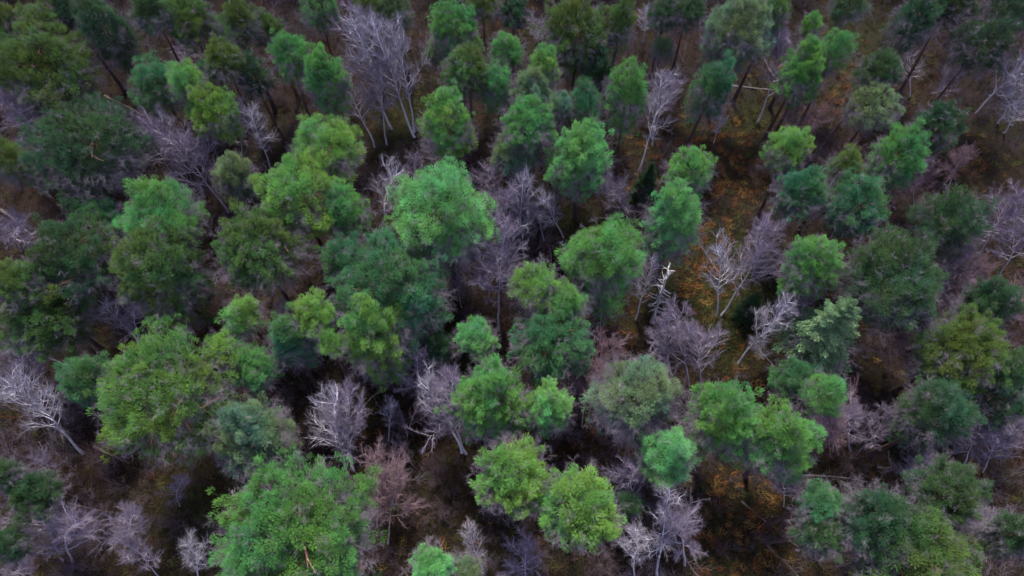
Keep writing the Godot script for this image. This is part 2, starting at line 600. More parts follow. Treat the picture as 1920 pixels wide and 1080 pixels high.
# the forest goes on all round what the photograph shows
func make_surrounding_forest() -> void:
	var o := Node3D.new()
	o.name = "surrounding_forest"
	o.set_meta("kind", "stuff")
	tag(o, "the same pine forest going on beyond the edges of the view", "forest")
	add_child(o)
	var where: Array[Transform3D] = []
	var tints := PackedColorArray()
	var stems: Array[Transform3D] = []
	var bark := PackedColorArray()
	var tones := ["O", "D", "T", "B", "D"]
	var zi := -92.0
	while zi < 22.0:
		var xi := -96.0
		while xi < 96.0:
			var x := xi + rnd(-1.8, 1.8)
			var z := zi + rnd(-1.8, 1.8)
			xi += 5.2
			var edge := 36.0 - 0.36 * z
			var outside := absf(x) > edge + 3.5 or z < -66.0 or z > 1.5
			if not outside or absf(x) > edge + 24.0 or rng.randf() < 0.18:
				continue
			var high := rnd(9.5, 13.0)
			var r := rnd(1.5, 2.8)
			var tint: Color = NEEDLES[tones[rng.randi() % 5]]
			stems.append(along(Vector3(rnd(-0.05, 0.05), 1, rnd(-0.05, 0.05)), foot(x, z), high - 1.0))
			bark.append(Color.WHITE)
			for k in 70:
				var d := any_dir()
				d.y = d.y * 0.8 + 0.2
				var p := Vector3(x, high - r, z) + d * r * rnd(0.6, 1.05)
				where.append(along(d + Vector3(0, 0.8, 0), p - Vector3(0, 0.5, 0), rnd(1.0, 1.5)))
				var g := rnd(0.75, 1.25)
				tints.append(Color(tint.r * g, tint.g * g, tint.b * g))
		zi += 5.2
	scatter("crowns", plumes[1], where, tints, o)
	scatter("trunks", trunk_mesh(Vector3.UP, 0.016, 0.004, Color(0.075, 0.055, 0.055), Color(0.24, 0.12, 0.075), 0.004, "pine_bark"), stems, bark, o)


func make_cover() -> void:
	# a tuft of blades
	var m := Mesher.new()
	for k in 24:
		var a := rnd(0, TAU)
		var d := Vector3(cos(a) * rnd(0.2, 1.0), rnd(0.4, 1.0), sin(a) * rnd(0.2, 1.0))
		var from := Vector3(rnd(-0.25, 0.25), 0, rnd(-0.25, 0.25))
		var wide := Vector3(-sin(a), 0, cos(a)) * rnd(0.014, 0.030)
		var g := rnd(0.65, 1.35)
		m.tri(from - wide, from + wide, from + d * rnd(0.35, 0.7), Color(g, g * rnd(0.85, 1.1), g))
	var tuft := m.mesh(mats.herb)
	# a low dwarf shrub of bare twigs
	var s := Mesher.new()
	for k in 4:
		twigs_from(s, Vector3(rnd(-0.2, 0.2), 0, rnd(-0.2, 0.2)), Vector3(rnd(-0.6, 0.6), 1, rnd(-0.6, 0.6)).normalized(), rnd(0.6, 1.0), 0.011, 2, Color(1, 1, 1))
	var shrub := s.mesh(mats.twig)
	var at: Array[Transform3D] = []
	var tint := PackedColorArray()
	var at2: Array[Transform3D] = []
	var tint2 := PackedColorArray()
	for i in 64000:
		var z := rnd(-78.0, 0.0)
		var x := rnd(-1, 1) * (40.0 - z * 0.42)
		var rust := patch(RUST, x, z)
		var moss := patch(MOSS, x, z)
		var b := blotch.get_noise_2d(x * 2.0, z * 2.0)
		rust *= clampf(0.55 + 2.2 * blotch.get_noise_2d(x * 9.0, z * 9.0 + 50.0), 0.12, 1.3)
		var p := Vector3(x, ground_y(x, z) - 0.03, z)
		if rng.randf() < 0.30 + rust * 0.7 + b * 0.5 + moss * 0.3:
			var col := Color(0.044, 0.029, 0.016)
			var roll := rng.randf()
			if roll < rust * 0.8:
				col = Color(0.180, 0.068, 0.022) if rng.randf() < 0.55 else Color(0.185, 0.112, 0.036)
			elif roll < 0.15:
				col = Color(0.066, 0.026, 0.016)
			elif roll < 0.38 + moss * 0.6 + rust * 0.2:
				col = Color(0.048, 0.054, 0.015)
			var g := rnd(0.45, 1.4)
			at.append(along(Vector3(rnd(-0.2, 0.2), 1, rnd(-0.2, 0.2)), p, rnd(0.4, 1.0)))
			tint.append(Color(col.r * g, col.g * g, col.b * g))
		elif rng.randf() < 0.16 - moss * 0.1 - b * 0.1:
			at2.append(along(Vector3(rnd(-0.3, 0.3), 1, rnd(-0.3, 0.3)), p, rnd(0.5, 1.7)))
			var g := rnd(0.6, 1.4)
			tint2.append(Color(0.050 * g, 0.035 * g, 0.042 * g))
	# waist to head high bare brush in the gaps
	var at3: Array[Transform3D] = []
	var tint3 := PackedColorArray()
	for i in 1500:
		var z := rnd(-78.0, 0.0)
		var x := rnd(-1, 1) * (38.0 - z * 0.42)
		if patch(RUST, x, z) + patch(MOSS, x, z) > rnd(0.0, 0.5) or blotch.get_noise_2d(x * 1.7, z * 1.7 + 90.0) < rnd(-0.25, 0.2):
			continue
		at3.append(along(Vector3(rnd(-0.3, 0.3), 1, rnd(-0.3, 0.3)), Vector3(x, ground_y(x, z), z), rnd(1.6, 4.2)))
		var g := rnd(0.6, 1.3)
		tint3.append(Color(0.056 * g, rnd(0.039, 0.048) * g, 0.058 * g))
	tag(scatter("birch_brush", dead_sprays[1], at3, tint3, self), "thin bare purplish brush of young birches filling the gaps between the trees", "undergrowth")
	tag(scatter("ground_vegetation", tuft, at, tint, self), "brown, rusty and mossy grass and heath covering the forest floor", "ground cover")
	tag(scatter("dwarf_shrubs", shrub, at2, tint2, self), "low bare purplish twigs of dwarf shrubs between the trees", "undergrowth")


# ---------------------------------------------------------------- scene
func _ready() -> void:
	var cam := Camera3D.new()
	cam.name = "camera"
	cam.position = Vector3(0, 50, 0)
	cam.rotation_degrees = Vector3(-62, 0, 0)
	cam.fov = 45.12
	cam.near = 0.5
	cam.far = 2500.0
	add_child(cam)
	cam.current = true

	var sky_mat := ProceduralSkyMaterial.new()
	sky_mat.sky_top_color = Color(0.74, 0.77, 0.93)
	sky_mat.sky_horizon_color = Color(0.55, 0.57, 0.72)
	sky_mat.sky_curve = 0.3
	sky_mat.ground_bottom_color = Color(0.10, 0.09, 0.09)
	sky_mat.ground_horizon_color = Color(0.30, 0.29, 0.33)
	sky_mat.sun_angle_max = 1.0
	var sky := Sky.new()
	sky.sky_material = sky_mat
	var env := Environment.new()
	env.background_mode = Environment.BG_SKY
	env.sky = sky
	env.background_energy_multiplier = 0.36
	env.tonemap_mode = Environment.TONE_MAPPER_LINEAR
	env.tonemap_exposure = 10.2
	env.sdfgi_enabled = true
	env.ssao_enabled = true
	env.ssil_enabled = true
	var we := WorldEnvironment.new()
	we.name = "environment"
	we.environment = env
	add_child(we)

	var sun := DirectionalLight3D.new()
	sun.name = "sun"
	sun.light_color = Color(1.0, 0.97, 0.90)
	sun.light_energy = 0.5
	sun.light_angular_distance = 11.0
	sun.shadow_enabled = true
	sun.rotation_degrees = Vector3(-58, 186, 0)
	add_child(sun)

	rng.seed = 4711
	lumps.seed = 11
	lumps.frequency = 0.55
	lumps.fractal_octaves = 2
	hills.seed = 5
	hills.frequency = 0.05
	blotch.seed = 9
	blotch.frequency = 0.06
	make_materials()
	make_ground()
	for k in 6:
		plumes.append(make_plume(18 + k * 2, rnd(0.34, 0.46)))
		pine_limbs.append(make_pine_limb())
	for k in 3:
		fronds.append(make_frond())
		dead_sprays.append(make_dead_spray())
	plant_forest()
	make_cover()
	make_surrounding_forest()


func plant_forest() -> void:
	pine(-41.67, -46.38, 11.25, 1.15, 1.51, "O", "dull olive pine filling the top left corner")
	pine(-38.61, -45.69, 11.48, 1.48, 1.42, "O", "dull green pine with pale dead branches near the top left corner")
	pine(-37.04, -41.49, 12, 3.63, 2.76, "O", "broad olive pine at upper left, its crown leaning outward above a darker broad pine")
	pine(-36.96, -47.42, 11.59, 1.38, 1.93, "D", "dark bluish pine on the top edge near the left corner")
	pine(-33.48, -45.78, 12, 1.82, 2.95, "D", "tall dark olive pine at top left above a narrow gap with bare trunks")
	pine(-29.35, -46.43, 11.88, 1.57, 1.22, "D", "dark olive pine cut by the top edge, between two other olive pines")
	pine(-26.81, -46.69, 11.48, 1.91, 1.91, "O", "dark olive pine at the top edge, left of a lighter pointed pine")
	pine(-25.36, -47.81, 9, 0.87, 1.36, "B", "small green pine tucked against the left side of a pointed olive pine")
	pine(-22.16, -45.5, 12, 1.43, 1.77, "O", "pointed yellowish olive pine near the top edge, left of the pale birch group")
	pine(-20.62, -46.81, 10, 1.17, 1.53, "O", "dim olive pine between two pointed pines near the top edge")
	pine(-28.93, -41.03, 10, 1.91, 2.05, "T", "dark bluish green pine left of the long slanting yellow-green crown")
	pine(-25.18, -39.33, 11.5, 1.36, 1.36, "Y", "narrow yellow-green pine forming the upper end of a long slanting crown at upper left")
	pine(-23.26, -37.58, 10.5, 1.92, 2, "Y", "wider yellow-green pine forming the lower end of a long slanting crown at upper left")
	pine(-25.88, -43.38, 8, 0.62, 0.62, "T", "tiny bluish green pine behind the slanting yellow-green crown")
	pine(-22.5, -41.18, 12, 1.46, 1.46, "O", "rounded olive pine standing behind the slanting yellow-green crown")
	pine(-21.01, -41.75, 10, 1.35, 1.72, "D", "dim olive pine behind a purple birch, right of the rounded olive pine")
	pine(-17.37, -41.92, 12, 1.56, 1.78, "B", "upright olive green pine with a comb-like bright top edge, left of the white birch trunks")
	pine(-14.7, -40.26, 12, 1.65, 2.8, "B", "tall bright green pine directly left of the white birch trunks")
	pine(-31.27, -33.09, 12.5, 4.05, 3.04, "D", "broad dark green pine at left with bright tufts on its crown edge")
	pine(-36.55, -31.8, 12, 1.2, 2.04, "O", "olive pine cut by the left edge beside the broad dark green pine")
	pine(-13.64, -33.18, 11.5, 2.48, 1.91, "Y", "yellow-green pine with a bright domed top, just below the tall bright pine and birch trunks")
	pine(-15.16, -28.68, 12, 2.79, 2.28, "Y", "bright yellow-green domed pine left of the mint pine, the left one of a touching pair")
	pine(-12.07, -28.33, 10.5, 1.63, 2.4, "B", "smaller green pine on the right flank of a bright yellow-green domed pine")
	pine(-30.45, -28.14, 9, 1.52, 1.52, "T", "small dark bluish pine in the shade below the broad dark green pine")
	pine(-16.17, -48.11, 11, 1.62, 1.54, "T", "bluish green pine cut by the top edge left of the pale birches")
	pine(-11.94, -47.95, 11, 1.16, 1.08, "O", "olive pine on the top edge above the pale birch twigs")
	pine(-9.95, -47.63, 11, 1.39, 1.68, "D", "dark pine at the top edge between two pale birches")
	pine(-4.71, -45.26, 12, 1.87, 2.1, "B", "bright green pine near the top edge, right of the white birch trunks")
	pine(-6.34, -45.96, 8, 1.19, 1.19, "P", "grey-green small pine at the foot of the bright pine near the top edge")
	pine(0.09, -48.56, 10, 1.23, 1.15, "D", "dark round pine on a thin bare trunk at the top edge")
	pine(5.23, -44.97, 13, 2.92, 3.22, "O", "large mid green pine at top centre, the largest crown on the upper edge")
	pine(8.65, -45.16, 12.5, 1.25, 2.13, "O", "tall olive pine behind the right side of the large top centre pine")
	pine(-0.43, -42.96, 11, 1.28, 1.2, "B", "small pointed green pine above the rounded olive-green crown of top centre")
	pine(-3.55, -40.35, 12, 1.88, 2.04, "O", "rounded olive-green pine left of the dense pine cluster at top centre")
	pine(-1.18, -39.67, 11, 1.14, 1.83, "B", "narrow dark-flanked green pine against the right side of a rounded olive-green pine")
	pine(2.49, -40.35, 12, 1.16, 1.54, "Y", "yellow-green pine at the top of the dense cluster at top centre")
	pine(1.73, -38.55, 11.5, 1.53, 1.69, "P", "pale soft green pine in the middle of the dense cluster at top centre")
	pine(3.67, -37.15, 11, 0.78, 1.32, "P", "slim pale green pine between the pale pine and a bluish pine")
	pine(5.5, -37.57, 11, 1.32, 1.89, "T", "bluish green pine with a lumpy top at the right of the dense top cluster")
	pine(7.02, -42.8, 9.5, 1.29, 2.15, "D", "dim dark pine in the gap behind the bluish green lumpy pine")
	pine(8.83, -37.78, 13, 1.67, 2.84, "B", "tall bright green columnar pine at the right end of the dense top cluster")
	pine(-5, -35.91, 11.5, 2.01, 2.7, "Y", "freestanding pale yellow-green pine right of the foot of the white birch trunks")
	pine(1.1, -34.8, 12, 1.85, 1.57, "B", "bright green pine in the lower half of the dense top cluster")
	pine(0.33, -34.32, 9, 1.9, 1.42, "P", "grey-green twiggy pine below the bright green pine of the dense top cluster")
	pine(5.03, -32.99, 11.5, 2.4, 2.78, "M", "pale mint-grey pine with a wide crown right of the twiggy grey-green pine")
	pine(-4.77, -27.09, 13, 3.47, 3.47, "M", "brightest crown of all, a large mint green pine just left of the centre")
	pine(13.27, -47.17, 7, 0.8, 0.96, "P", "small greyish pine among bare birches right of the tall columnar pine")
	pine(18.31, -45.22, 12.5, 2.58, 2.94, "P", "large grey-green pine on dark bare trunks at upper right")
	pine(21.44, -46.45, 12, 1.13, 1.47, "O", "olive pine cut by the top edge right of the large grey-green pine")
	pine(14.79, -47.48, 11, 1.2, 1.12, "D", "dark pine cut by the top edge left of the large grey-green pine")
	pine(24.48, -45.59, 11, 0.66, 1.11, "B", "slim green pine on the top right, topmost of a close trio of pines")
	pine(23.65, -42.41, 11.5, 0.97, 1.24, "Y", "yellow-green pine top in front of a slim green pine at upper right")
	pine(23.61, -41.58, 10.5, 1.69, 2.05, "B", "wide green pine with dark trunk below the yellow-green top at upper right")
	pine(25.67, -42.39, 12, 1.01, 1.73, "B", "slender green pine right of the yellow-green top at upper right")
	pine(28.81, -40.56, 11.5, 1.55, 1.69, "D", "dark green pine with a rounded bright edge right of the rust coloured gap")
	pine(28.35, -38.19, 10, 1.93, 1.45, "P", "soft pale green pine below the dark rounded pine at upper right")
	pine(33.44, -46.5, 12, 1.73, 2.48, "D", "dim slanting bluish pine near the top edge left of the black pines")
	pine(16.15, -40.45, 10.5, 1.51, 2.55, "T", "isolated teal green pine on thin stems above the orange clearing")
	pine(20.63, -33.39, 11, 1.43, 1.9, "Y", "bright olive-yellow pine right of the orange clearing")
	pine(21, -29.84, 10.5, 1.71, 1.88, "T", "dark teal pine below the bright olive-yellow pine")
	pine(24.42, -31.71, 11, 0.98, 1.66, "O", "dim narrow olive pine between the bright olive-yellow pine and a mid green pine")
	pine(24.6, -28.65, 11, 2.1, 2.02, "T", "broad dark teal pine with a ragged top at right of centre")
	pine(28.69, -32.74, 11.5, 1.83, 2.59, "B", "mid green pine with two tops above the dim grey pine at right")
	pine(32.49, -35.99, 11, 1.56, 2.41, "D", "blurred dark rounded pine standing by purple brush at upper right")
	pine(-29.81, -23.8, 11.5, 2.8, 2.38, "D", "dark green pine with a level bright upper edge at left, under bare slanting trunks")
	pine(-32.32, -21.58, 11.5, 1.6, 1.2, "O", "olive pine cut by the left edge at mid height")
	pine(-31.86, -20.62, 9.5, 2.74, 2.33, "O", "dim olive spreading pine behind the white leaning birch at left")
	pine(-24.24, -27.09, 12, 2.44, 2.08, "B", "green pine whose rounded top rises behind the tall olive pine at left")
	pine(-24.15, -23.05, 12.5, 2.79, 4.29, "O", "tall olive-green pine with bright left tufts at left of centre")
	pine(-17.18, -24.43, 12, 3.04, 2.38, "O", "wide mid green pine with a twiggy foot, right of the tall olive-green pine")
	pine(-11.66, -24.55, 10, 1.44, 1.44, "T", "teal green pine wedged behind the dark dense domed pine")
	pine(-17.42, -19.51, 11, 1.11, 1.53, "Y", "bright lime pine top, upper left of the lime cluster at centre left")
	pine(-18.11, -17.16, 10.5, 1.11, 1.11, "Y", "bright lime pine at the left tip of the lime cluster")
	pine(-16.73, -16.52, 9.5, 1.35, 1.62, "B", "green pine at the lower left of the lime cluster")
	pine(-14.41, -18.2, 10.5, 1.36, 2.32, "T", "bluish green pine in the middle of the lime cluster")
	pine(-12.51, -19.25, 11.5, 1.33, 1.33, "Y", "brightest lime pine top, upper right of the lime cluster")
	pine(-11.42, -17.57, 10.5, 0.74, 0.89, "Y", "small lime pine top below the brightest lime crown")
	pine(-9.15, -18.63, 11.5, 2.23, 3.8, "Y", "tall yellow-green pine closing the right end of the lime cluster")
	pine(-21.08, -14.05, 12.5, 3.9, 2.93, "G", "huge yellow-green pine at lower left with reddish bare limbs showing inside")
	pine(-28.02, -16.06, 8.5, 1.44, 1.53, "T", "dark teal pine half hidden behind the huge yellow-green pine at lower left")
	pine(-16.28, -12.2, 10.5, 2.23, 3.73, "P", "grey-green twiggy pine against the right side of the huge yellow-green pine")
	pine(-12.16, -5.82, 12.5, 4.36, 3.71, "F", "broad bright pine cut by the bottom edge, the nearest crown of all")
	pine(-28.02, -8.44, 9.5, 1.47, 1.1, "D", "dim green pine beside the spreading pale birch at lower left")
	pine(-29.31, -9.29, 11, 0.71, 1.2, "D", "dark pine cut by the left edge near the lower corner")
	pine(-29.16, -5.68, 9, 0.86, 1.27, "D", "small dark pine in the bottom left corner")
	pine(-8.05, -21.63, 12.5, 3.56, 4.42, "T", "dark dense domed pine with curled bright tufts left of the centre")
	pine(1.44, -21.69, 11, 1.58, 1.19, "Y", "yellow-green round pine at the centre, topmost of three overlapping crowns")
	pine(3.41, -20.7, 10.5, 1.39, 1.85, "B", "bright green round pine at the centre, middle of three overlapping crowns")
	pine(2.5, -18.09, 10.5, 2.43, 2.07, "T", "bluish green wide pine at the centre, lowest of three overlapping crowns")
	pine(6.53, -24.42, 11.5, 2.57, 3.45, "B", "open green pine with a dark trunk left of the white dead snag")
	pine(-2.41, -18.85, 8.5, 1.36, 1.36, "M", "small round mint pine standing alone below the centre")
	pine(-1.41, -14.24, 11.5, 2.19, 3.48, "B", "bright green pine with a spiky domed top, above the bottom centre pair of crowns")
	pine(2.29, -13.91, 10, 1.31, 2.23, "M", "narrower bright green pine touching the right side of the spiky domed pine")
	pine(7.66, -14.26, 11.5, 2.46, 2.93, "P", "pale grey-green pine above a leaning dark trunk, left below the big purple birch")
	pine(12.59, -30.62, 12, 1.53, 1.88, "B", "bright green pine top, upper of a stacked pair on the edge of the orange clearing")
	pine(11.61, -27.68, 11.5, 2, 3.4, "M", "pale bright green pine, lower of a stacked pair on the edge of the orange clearing")
	pine(0.15, -9.2, 11.5, 2.18, 1.85, "Y", "yellow-green pine with grey twiggy skirts, left of the pair at the bottom centre")
	pine(3.92, -7.49, 11.5, 2.26, 1.92, "Y", "bright yellow-green pine, right of the pair at the bottom centre")
	pine(-4.46, -4.34, 9.5, 1.16, 0.99, "M", "bright pine top poking in at the bottom edge left of the purple brush")
	pine(-2.85, -4.24, 7.5, 0.99, 0.84, "P", "grey dim pine at the bottom edge beside a bright small top")
	pine(9.44, -10.79, 10.5, 1.6, 2.71, "M", "mint green pine below the pale grey-green pine, left of two big green pines")
	pine(7.33, -8.39, 6, 0.67, 0.57, "D", "small dark pine in the shade right of the bottom centre pair")
	pine(12.89, -12.88, 11.5, 1.95, 3.31, "B", "green pine with a bright right rim, left of a touching pair at lower right")
	pine(16.19, -11.54, 11.5, 1.95, 3.32, "B", "green pine with a yellow right rim, right of a touching pair at lower right")
	pine(19.5, -14.39, 10, 1.19, 1.01, "B", "low green pine top rising out of pink and purple twigs at lower right")
	pine(26.32, -13.19, 11, 1.85, 2.73, "D", "dark blurred pine at lower right between two purple thickets")
	pine(25.16, -8.32, 10.5, 2.04, 1.53, "D", "dark bluish pine with bare grey stems to its left at lower right")
	pine(17.93, -7.95, 9.5, 1.05, 0.79, "T", "small dark teal pine, topmost of the dark cluster in the lower right")
	pine(17.85, -6.56, 9, 1.43, 1.21, "D", "shaded dark pine at the left of the dark cluster in the lower right")
	pine(20.58, -6.77, 11, 1.92, 1.63, "D", "dark green pine in the middle of the dark cluster in the lower right")
	pine(22.71, -5.25, 10.5, 3.05, 2.59, "O", "wide olive green pine cut by the bottom edge at lower right")
	pine(28.1, -6.06, 11, 1.11, 1.88, "D", "grey-green dark pine at the lower right corner")
	pine(31, -14.68, 9.5, 1.73, 1.73, "D", "dark greyish pine at the right edge beside a purple thicket")
	pine(20.29, -23.37, 11.5, 1.77, 2.23, "B", "bright-topped green pine left of the broad dark pine at right")
	pine(25.09, -22.25, 12.5, 3.16, 2.98, "D", "broad dark pine at right with a yellow-green right rim")
	pine(31.42, -27.58, 10.5, 2.16, 2.53, "D", "dim bluish grey pine above and right of the broad dark pine")
	pine(31.31, -20.48, 11, 1.55, 1.91, "D", "dark green pine near the right edge among purple twigs")
	pine(29.28, -17.64, 11, 2.61, 2.22, "O", "olive pine with a flat wide crown near the right edge")
	pine(28.96, -16.26, 9.5, 2.47, 2.1, "O", "yellowish olive pine just below a flat wide crown near the right edge")
	pine(31.15, -15.62, 10.5, 1.4, 1.4, "D", "dark green pine cut by the right edge below a flat wide crown")
	pine(-35.71, -48.05, 11, 1.56, 1.17, "D", "dark pine on the top edge right of the dark bluish pine")
	pine(13.02, -48.45, 10, 1.27, 1.27, "D", "dark pine on the top edge right of a twisted white birch")
	pine(28.17, -48.06, 11, 1.43, 1.07, "D", "dark pine on the top edge above the slender green pines")
	pine(-2.45, -48.24, 11, 1.34, 1, "O", "dim olive pine on the top edge left of a dark round pine")
	pine(-21.53, -32.95, 8.5, 1.37, 1.95, "P", "grey-green thin pine under the lower slanting yellow-green crown")
	pine(-5.19, -18.84, 7, 0.89, 1.51, "D", "small dark pine in the gap right of the dark dense domed pine")
	pine(37.84, -43.53, 12, 2.14, 2.02, "K", "blackish pine at upper right, nearest to the pale leaning birches")
	pine(40.79, -46.88, 12, 2.01, 1.51, "K", "blackish pine filling the top right corner")
	pine(36.11, -47.28, 12, 1.75, 1.31, "K", "blackish pine on the top edge left of the blackish corner pine")
	pine(18.89, -16.34, 7.5, 1.28, 1.28, "T", "small dark teal pine below the pale spiky conifer")
	spruce(21.23, -19.39, 11.5, 2.37, 1.78, "P", "pale yellow-green conifer with a spiky open crown left of the broad dark pine")
	spruce(21.57, -18.24, 7, 1.54, 1.31, "P", "grey-green sparse conifer below the pale spiky conifer")
	spruce(11.42, -35.21, 5, 0.93, 1.43, "K", "small dark spruce on the edge of the orange clearing")
	spruce(18.4, -24.05, 4, 0.77, 1.14, "K", "tiny dark spruce on the mossy ground between bare birches")
	birch(-11.27, -43.46, 11.5, -2.17, -0.41, "W", "tall white birch whose trunk leans left, leftmost of the white trunk group")
	birch(-9.01, -42.31, 12, -3, -1.7, "W", "tall white birch leaning left with the rightmost foot of the trunk group")
	birch(-12.6, -41.25, 9, -0.15, -0.95, "W", "thin pale birch at the front left of the white trunk group")
	birch(-11.51, -41.56, 9, 0.33, -1.35, "P", "thin purplish birch at the front of the white trunk group")
	birch(-9.1, -42.95, 11, 0.58, -1.74, "W", "upright birch with a bright white crown right of the leaning trunks")
	birch(-11.24, -31.46, 9.5, 2.36, -1.6, "W", "branching white birch between the yellow-green domed pine and the mint pine")
	birch(-9.61, -33.91, 6.5, 2.05, -0.64, "P", "purplish small birch behind the mint pine")
	birch(-24.6, -34.02, 10.5, -1.41, -0.51, "P", "purple birch with long slanting pale trunk, left of the yellow-green domed pine")
	birch(-25.77, -35.71, 9, 1.49, 0.39, "P", "purple birch with a pale slanting stem, right of a longer purple birch")
	birch(-21.62, -38.39, 8.5, 1.69, 0.05, "W", "white-limbed birch with a pinkish top between two yellow-green pines at upper left")
	birch(-40.74, -38.99, 9, 2.02, 0.56, "P", "dim purple birch at far left above the olive edge pine")
	birch(-33.96, -19.53, 8.5, 0.26, -0.22, "W", "white birch leaning far left across dim olive pines")
	birch(-29.27, -21.75, 7, 0.91, -0.43, "W", "small white birch with a slanted stem above the huge yellow-green pine")
	birch(-31.08, -13.01, 11, 0.11, -1.88, "W", "long white birch trunk slanting in from the left edge at lower left")
	birch(-29.58, -5.36, 8.5, 3.69, -2.75, "P", "wide spreading pale birch at the lower left")
	birch(-23.51, -4.6, 6, 0.15, -1.5, "P", "purple small birch at the bottom edge left of the broad bottom pine")
	birch(-20.87, -4.27, 6, 1.85, -2.26, "W", "thin upright birch at the bottom edge beside the broad bottom pine")
	birch(-11.56, -11.25, 9.5, -1.11, -2.96, "W", "clear white birch with a fan of limbs above the broad bottom pine")
	birch(-9.27, -7.84, 6.5, 0.25, -2.88, "R", "reddish bare birch with long side limbs right of the broad bottom pine")
	birch(-3.32, -12.93, 9.5, -1.76, -2.32, "P", "dense purple birch left of the spiky domed bright pine")
	birch(-9.05, -13.95, 4.5, 0.83, -2.02, "W", "small forked white sapling in the brown gap at lower centre")
	birch(-1.05, -22.76, 10, -0.04, -3.14, "P", "tall slim purple-grey birch right under the mint pine, its twigs in a column")
	birch(0.98, -29, 9, -0.01, -1.32, "W", "white-limbed birch with a broad crown at right of the mint pine")
	birch(4.35, -31.52, 8, -2.04, 0.06, "W", "pale birch leaning left beside the mossy gap right of the mint pine")
	birch(-4.03, -24.74, 4, -0.34, -0.73, "P", "little grey birch bush in the gap right of the dark dense pine")
	birch(13.46, -18.23, 8, -2.44, -1.83, "P", "big round purple birch right below the white dead snag")
	birch(4.54, -18.23, 7, 1.69, -1.27, "R", "crooked thin birch left of the big round purple birch")
	birch(9.86, -23.7, 7, 0.28, -0.98, "W", "thin straight pale stem left of the white dead snag")
	birch(16.72, -24.07, 9, 1.62, -2.03, "P", "slanting birch with a purple top on the mossy ground, right one of a pair")
	birch(16.28, -23.98, 9, -0.46, -1.78, "W", "slanting slim birch on the mossy ground, left one of a pair")
	birch(17.46, -19.96, 9, 0.15, -1.19, "W", "white tangled birch left of the pale spiky conifer")
	birch(20.09, -19.85, 4, -2.19, -0.25, "W", "short pale stem leaning left below the white tangled birch")
	birch(11.38, -38.39, 10, 0.7, -0.19, "W", "pale slanting birch between the tall columnar pine and the orange clearing")
	birch(13.21, -54.69, 6, -0.63, 1.35, "W", "small twisted white birch at the top edge right of top centre")
	birch(2.77, -53.35, 6, -0.63, 1.56, "W", "whitish bare crown left of the large top centre pine")
	birch(38.02, -47.28, 6.5, -2.38, 0.61, "W", "bare birch with thick pale limbs at upper right")
	birch(43.59, -45.01, 9, -2.25, 1.38, "W", "pale leaning birch below the black pines at upper right")
	birch(45.21, -43.84, 8, -2.98, 2.28, "W", "second pale leaning birch cut by the right edge at upper right")
	birch(45.43, -42.69, 6.5, -2.29, 2.38, "W", "low pale crooked birch at the right edge below two leaning ones")
	birch(40.2, -45.8, 6, -1.95, 1.27, "P", "fuzzy purple birch below thick pale limbs at upper right")
	birch(38.63, -36.4, 5, -1.89, -1.23, "R", "pinkish round bush birch at right beside orange ground")
	birch(27.65, -42.69, 5, -1.65, 0.99, "R", "pink fuzzy birch under the slender green pines at upper right")
	birch(38.88, -29.41, 8.5, -2.6, -0.32, "P", "purple birch leaning right near the right edge at mid height")
	birch(34.36, -23.13, 7, -2.52, -1.45, "R", "purple-red hazy birch between the broad dark pine and the right edge")
	birch(23.64, -12.93, 7.5, -3.74, -1.48, "R", "pink-purple birch with white lower limbs right of the side by side pines")
	birch(24.96, -12.93, 6, -0.41, -1.12, "P", "forked dim birch right of the pink-purple birch")
	birch(32.45, -12.16, 7, -2.22, -0.8, "P", "purple hazy birch below the dark greyish edge pine")
	birch(9.71, -4.83, 9, -1.48, -2.53, "W", "wide white birch crown at the bottom edge right of the bright pair")
	birch(1.06, -4.11, 6.5, -0.59, -1.86, "P", "purple round birch crown at the bottom edge, centre")
	birch(-1.97, -5.1, 5, -0.41, -1.7, "W", "thin grey birch at the bottom edge below the twiggy skirts")
	birch(-1.29, -33.8, 7.5, -0.97, 0.04, "P", "grey-purple birch in the gap right above the mint pine")
	birch(-32.86, -4.39, 5, 2.59, -0.92, "P", "purple twigs of a birch in the bottom left corner")
	birch(-32.75, -11.41, 4, 1.4, -0.71, "P", "small dark sapling under the long slanting white trunk")
	birch(-13.73, -25.51, 6.5, 0.57, 0.19, "P", "grey twiggy birch at the left flank of the dark dense domed pine")
	birch(-17.59, -23.6, 5, 0.68, 0.38, "W", "little white birch behind the lime cluster")
	birch(10.15, -32.59, 7, -1.98, 0.39, "P", "grey-purple birch left of the stacked pair of bright pines")
	birch(18.53, -41.68, 5.5, -0.35, 0.8, "W", "thin leaning birch sapling under the isolated teal pine")
	birch(22.93, -43.97, 10, -0.23, -0.75, "P", "purple slanting birch right of the large grey-green pine")
	birch(7.27, -36.82, 4, 1.06, 1.93, "P", "low twiggy birch beside the pale mint-grey pine")
	birch(0.21, -19.61, 5, 0.74, -0.05, "P", "grey birch twigs at the left of the bluish wide centre pine")
	birch(2.71, -31.09, 7, -1.11, 0.96, "P", "purplish birch behind the broad white-limbed crown near the centre")
	birch(7.36, -14.73, 6, -2.12, -2.53, "R", "thin brown birch in the gap left of the pale grey-green pine")
	birch(28.88, -12.32, 5, -1.24, -1.17, "R", "wine red hazy birch right of the forked dim birch")
	birch(36.08, -13.4, 6, -2.38, -0.87, "P", "purple birch twigs at the right edge, lower half")
	birch(32.08, -7.14, 6, -2.53, -1.01, "P", "violet twiggy birch left of the grey-green corner pine")
	birch(-43.89, -42.82, 6.5, 1.98, 2.74, "P", "violet twigs of a birch at the left edge under the broad olive pine")
	birch(-37.83, -52.75, 9, 0.82, 4.88, "P", "dim violet birch behind the tall dark olive pine at top left")
	birch(-31.81, -50.88, 6.5, 2.25, 2.77, "P", "violet birch twigs above the slanting yellow-green crown")
